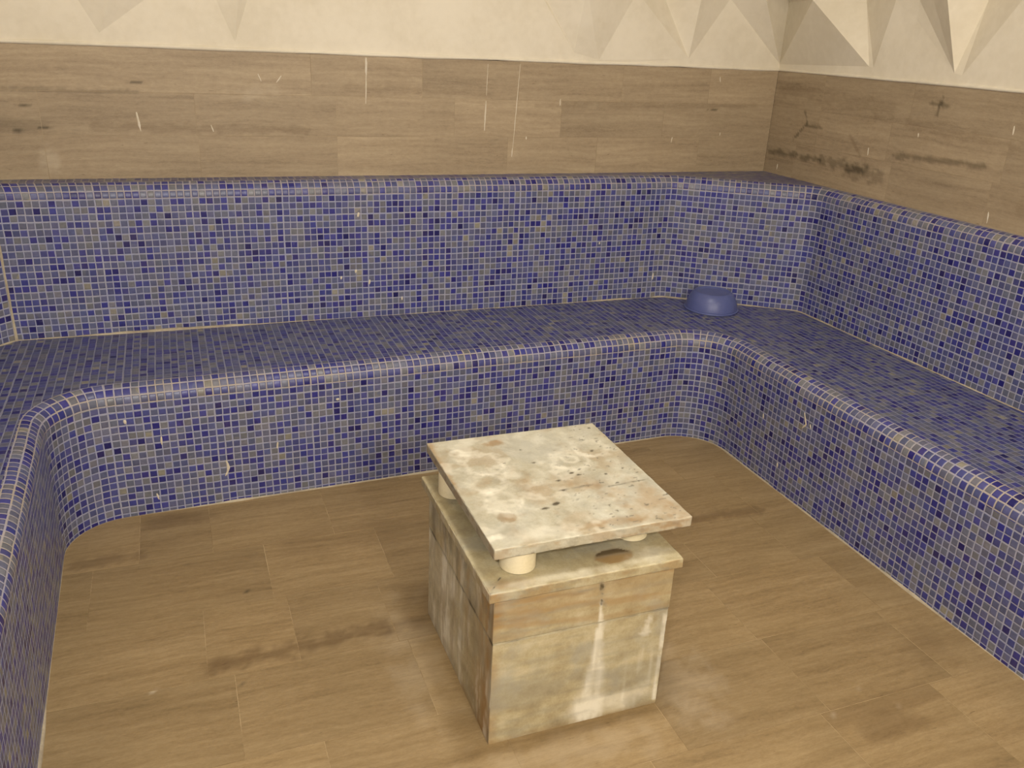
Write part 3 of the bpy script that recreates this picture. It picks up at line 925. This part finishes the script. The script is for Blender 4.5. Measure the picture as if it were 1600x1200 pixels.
cx, cy = (PX0 + PX1) / 2, (PY0 + PY1) / 2
round_box('lower_block', (cx, cy, 0.1465), ((PX1 - PX0) / 2, (PY1 - PY0) / 2, 0.1485), 0.003, 0.007, M_BODY, ped, body_stain, 0.002)
round_box('upper_course', (cx, cy, 0.3545), ((PX1 - PX0) / 2 + 0.001, (PY1 - PY0) / 2 + 0.001, 0.0585), 0.003, 0.006, M_BODY, ped, body_stain, 0.002)
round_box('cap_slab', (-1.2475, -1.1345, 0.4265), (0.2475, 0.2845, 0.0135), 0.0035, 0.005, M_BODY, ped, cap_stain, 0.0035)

# ------------------------------------------------------------------ loose marble cover standing on four feet
cover = empty('marble_cover', (-1.222, -1.107, 0.44))
tag(cover, 'stained cream marble slab raised on short round feet above the pedestal', 'slab')
def plate_stain(P, n):
    d = br = wh = 0.0
    x, y, z = P
    if n.z > 0.6:
        br += 0.55 * (1 - smooth01(math.hypot(x + 1.400, y + 1.262) + 0.002 * fbm(x * 60, y * 60, 1), 0.021, 0.026))
        d += 0.22 * (1 - smooth01(math.hypot(x + 1.400, y + 1.262), 0.021, 0.026))
        br += 0.75 * blob(x, y, -1.297, -0.878, 0.032, 0.022, 0.6, 40, 0.4, 2)
        def ring(cx_, cy_, r, wdt, amt, sd):
            e = abs(math.hypot(x - cx_, y - cy_) - r + 0.35 * r * fbm(x * 30 + sd, y * 30, sd)) / wdt
            return 0.62 * amt * (1 - smooth01(e, 0.1, 1.3))
        wh += ring(-1.414, -0.915, 0.017, 0.009, 1.0, 1) + ring(-1.131, -1.035, 0.050, 0.016, 0.8, 2) + ring(-1.131, -1.025, 0.020, 0.008, 0.9, 3)
        wh += ring(-1.365, -0.99, 0.055, 0.015, 0.8, 4) + ring(-1.05, -0.985, 0.045, 0.014, 0.7, 5) + ring(-1.385, -1.09, 0.045, 0.014, 0.6, 6)
        wh += ring(-1.39, -1.19, 0.05, 0.014, 0.5, 7) + 0.8 * blob(x, y, -1.45, -1.335, 0.018, 0.012, 0.6, 50, 0.4, 8)
        wh += 0.45 * smooth01(fbm(x * 9 + 3, y * 9, 10), 0.10, 0.5) * (1 - smooth01(x, -1.2, -1.0))
        wh += 0.5 * blob(x, y, -1.33, -1.34, 0.10, 0.03, 0.9, 18, 0.8, 20)
        d += 0.16 * smooth01(fbm(x * 12, y * 12, 31), 0.0, 0.45)
        br += 0.55 * blob(x, y, -1.02, -1.28, 0.07, 0.10, 0.95, 14, 0.9, 11)
        br += 0.50 * blob(x, y, -1.16, -1.35, 0.12, 0.022, 0.9, 18, 0.8, 12)
        br += 0.42 * blob(x, y, -1.20, -1.16, 0.13, 0.06, 0.95, 12, 0.9, 13)
        br += 0.30 * smooth01(fbm(x * 7, y * 7, 14), 0.05, 0.5)
        br += 0.45 * strk(x, y, -1.47, -0.84, -1.478, -1.10, 0.012, 15)
        d += 0.75 * strk(x, y, -1.10, -1.193, -0.98, -1.185, 0.0028, 16)
        d += 0.6 * strk(x, y, -1.23, -1.178, -1.13, -1.172, 0.004, 17)
        s = fbm(x * 48 + 7, y * 75, 18, 3)
        d += 0.7 * smooth01(s, 0.55, 0.68) * smooth01(x - y * 0.3, -1.03, -0.72)
        for (px, py, r) in ((-1.31, -1.0, .004), (-1.34, -1.03, .0045), (-1.24, -0.94, .004), (-1.235, -1.02, .007), (-1.16, -1.10, .007), (-1.21, -1.128, .007), (-1.145, -1.115, .006), (-1.265, -1.235, .010), (-1.30, -1.25, .009)):
            d += 0.9 * blob(x, y, px, py, r * 1.3, r * 0.7, 0.6, 60, 0.5, px)
    else:
        br += 0.40 * smooth01(fbm(x * 16 + y * 16, z * 40, 3), -0.1, 0.4)
        d += 0.30 * smooth01(fbm(x * 26 + y * 26, z * 60, 9), 0.0, 0.5)
        if n.y < -0.6:
            br += 0.35 * smooth01(x, -1.25, -1.0)
            d += 0.7 * (1 - smooth01(z, 0.503, 0.510)) * smooth01(fbm(x * 40, 3, 3), 0.0, 0.3)
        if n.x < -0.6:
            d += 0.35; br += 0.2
    return (max(0, min(d, 1)), max(0, min(br, 1)), max(0, min(wh, 1)))
round_box('cover_slab', (-1.222, -1.107, 0.516), (0.2535, 0.277, 0.014), 0.003, 0.0042, M_PLATE, cover, plate_stain, 0.004)

def lathe(prof, n, c=(0, 0, 0)):
    V, F = [], []
    k = len(prof)
    for i in range(n):
        a = 2 * PI * i / n
        for (r, z) in prof: V.append((c[0] + r * math.cos(a), c[1] + r * math.sin(a), c[2] + z))
    for i in range(n):
        i2 = (i + 1) % n
        for j in range(k - 1):
            F.append((i * k + j, i2 * k + j, i2 * k + j + 1, i * k + j + 1))
    F.append(tuple(i * k for i in reversed(range(n))))
    F.append(tuple(i * k + k - 1 for i in range(n)))
    return V, F
for (x, y) in ((-1.394, -1.326), (-1.073, -1.279), (-1.434, -0.960), (-1.060, -0.925)):
    V, F = lathe([(0.0395, 0.0), (0.0425, 0.002), (0.0425, 0.060), (0.0400, 0.0625)], 48, (x + 1.222, y + 1.107, 0.0))
    o = mesh_obj('foot', V, F, M_FOOT, cover, smooth=True)
    md = o.modifiers.new('edge', 'EDGE_SPLIT'); md.split_angle = math.radians(50)

# ------------------------------------------------------------------ upturned bowl on the seat
bowl = mesh_obj('bowl', *lathe([
    (0.0005, 0.0775), (0.058, 0.0780), (0.069, 0.0790), (0.0725, 0.0820), (0.0765, 0.0838), (0.0805, 0.0828), (0.0845, 0.0795),
    (0.0925, 0.0715), (0.1015, 0.0585), (0.1090, 0.0405), (0.1135, 0.0240), (0.1155, 0.0125), (0.1165, 0.006),
    (0.1145, 0.006), (0.1120, 0.0125), (0.107, 0.038), (0.099, 0.056), (0.088, 0.069), (0.060, 0.0745), (0.0005, 0.0745)][::-1], 64), M_BOWL, smooth=True)
bowl.location = (0.165, 0.275, H)
tag(bowl, 'blue plastic bowl lying upside down on the mosaic seat in the corner', 'bowl')
V, F = lathe([(0.1135, 0.0015), (0.1195, 0.0005), (0.1215, 0.004), (0.1205, 0.008), (0.1165, 0.0095), (0.1135, 0.008)], 64)
mesh_obj('rim', V, F[:-2], M_BOWL, bowl, smooth=True)
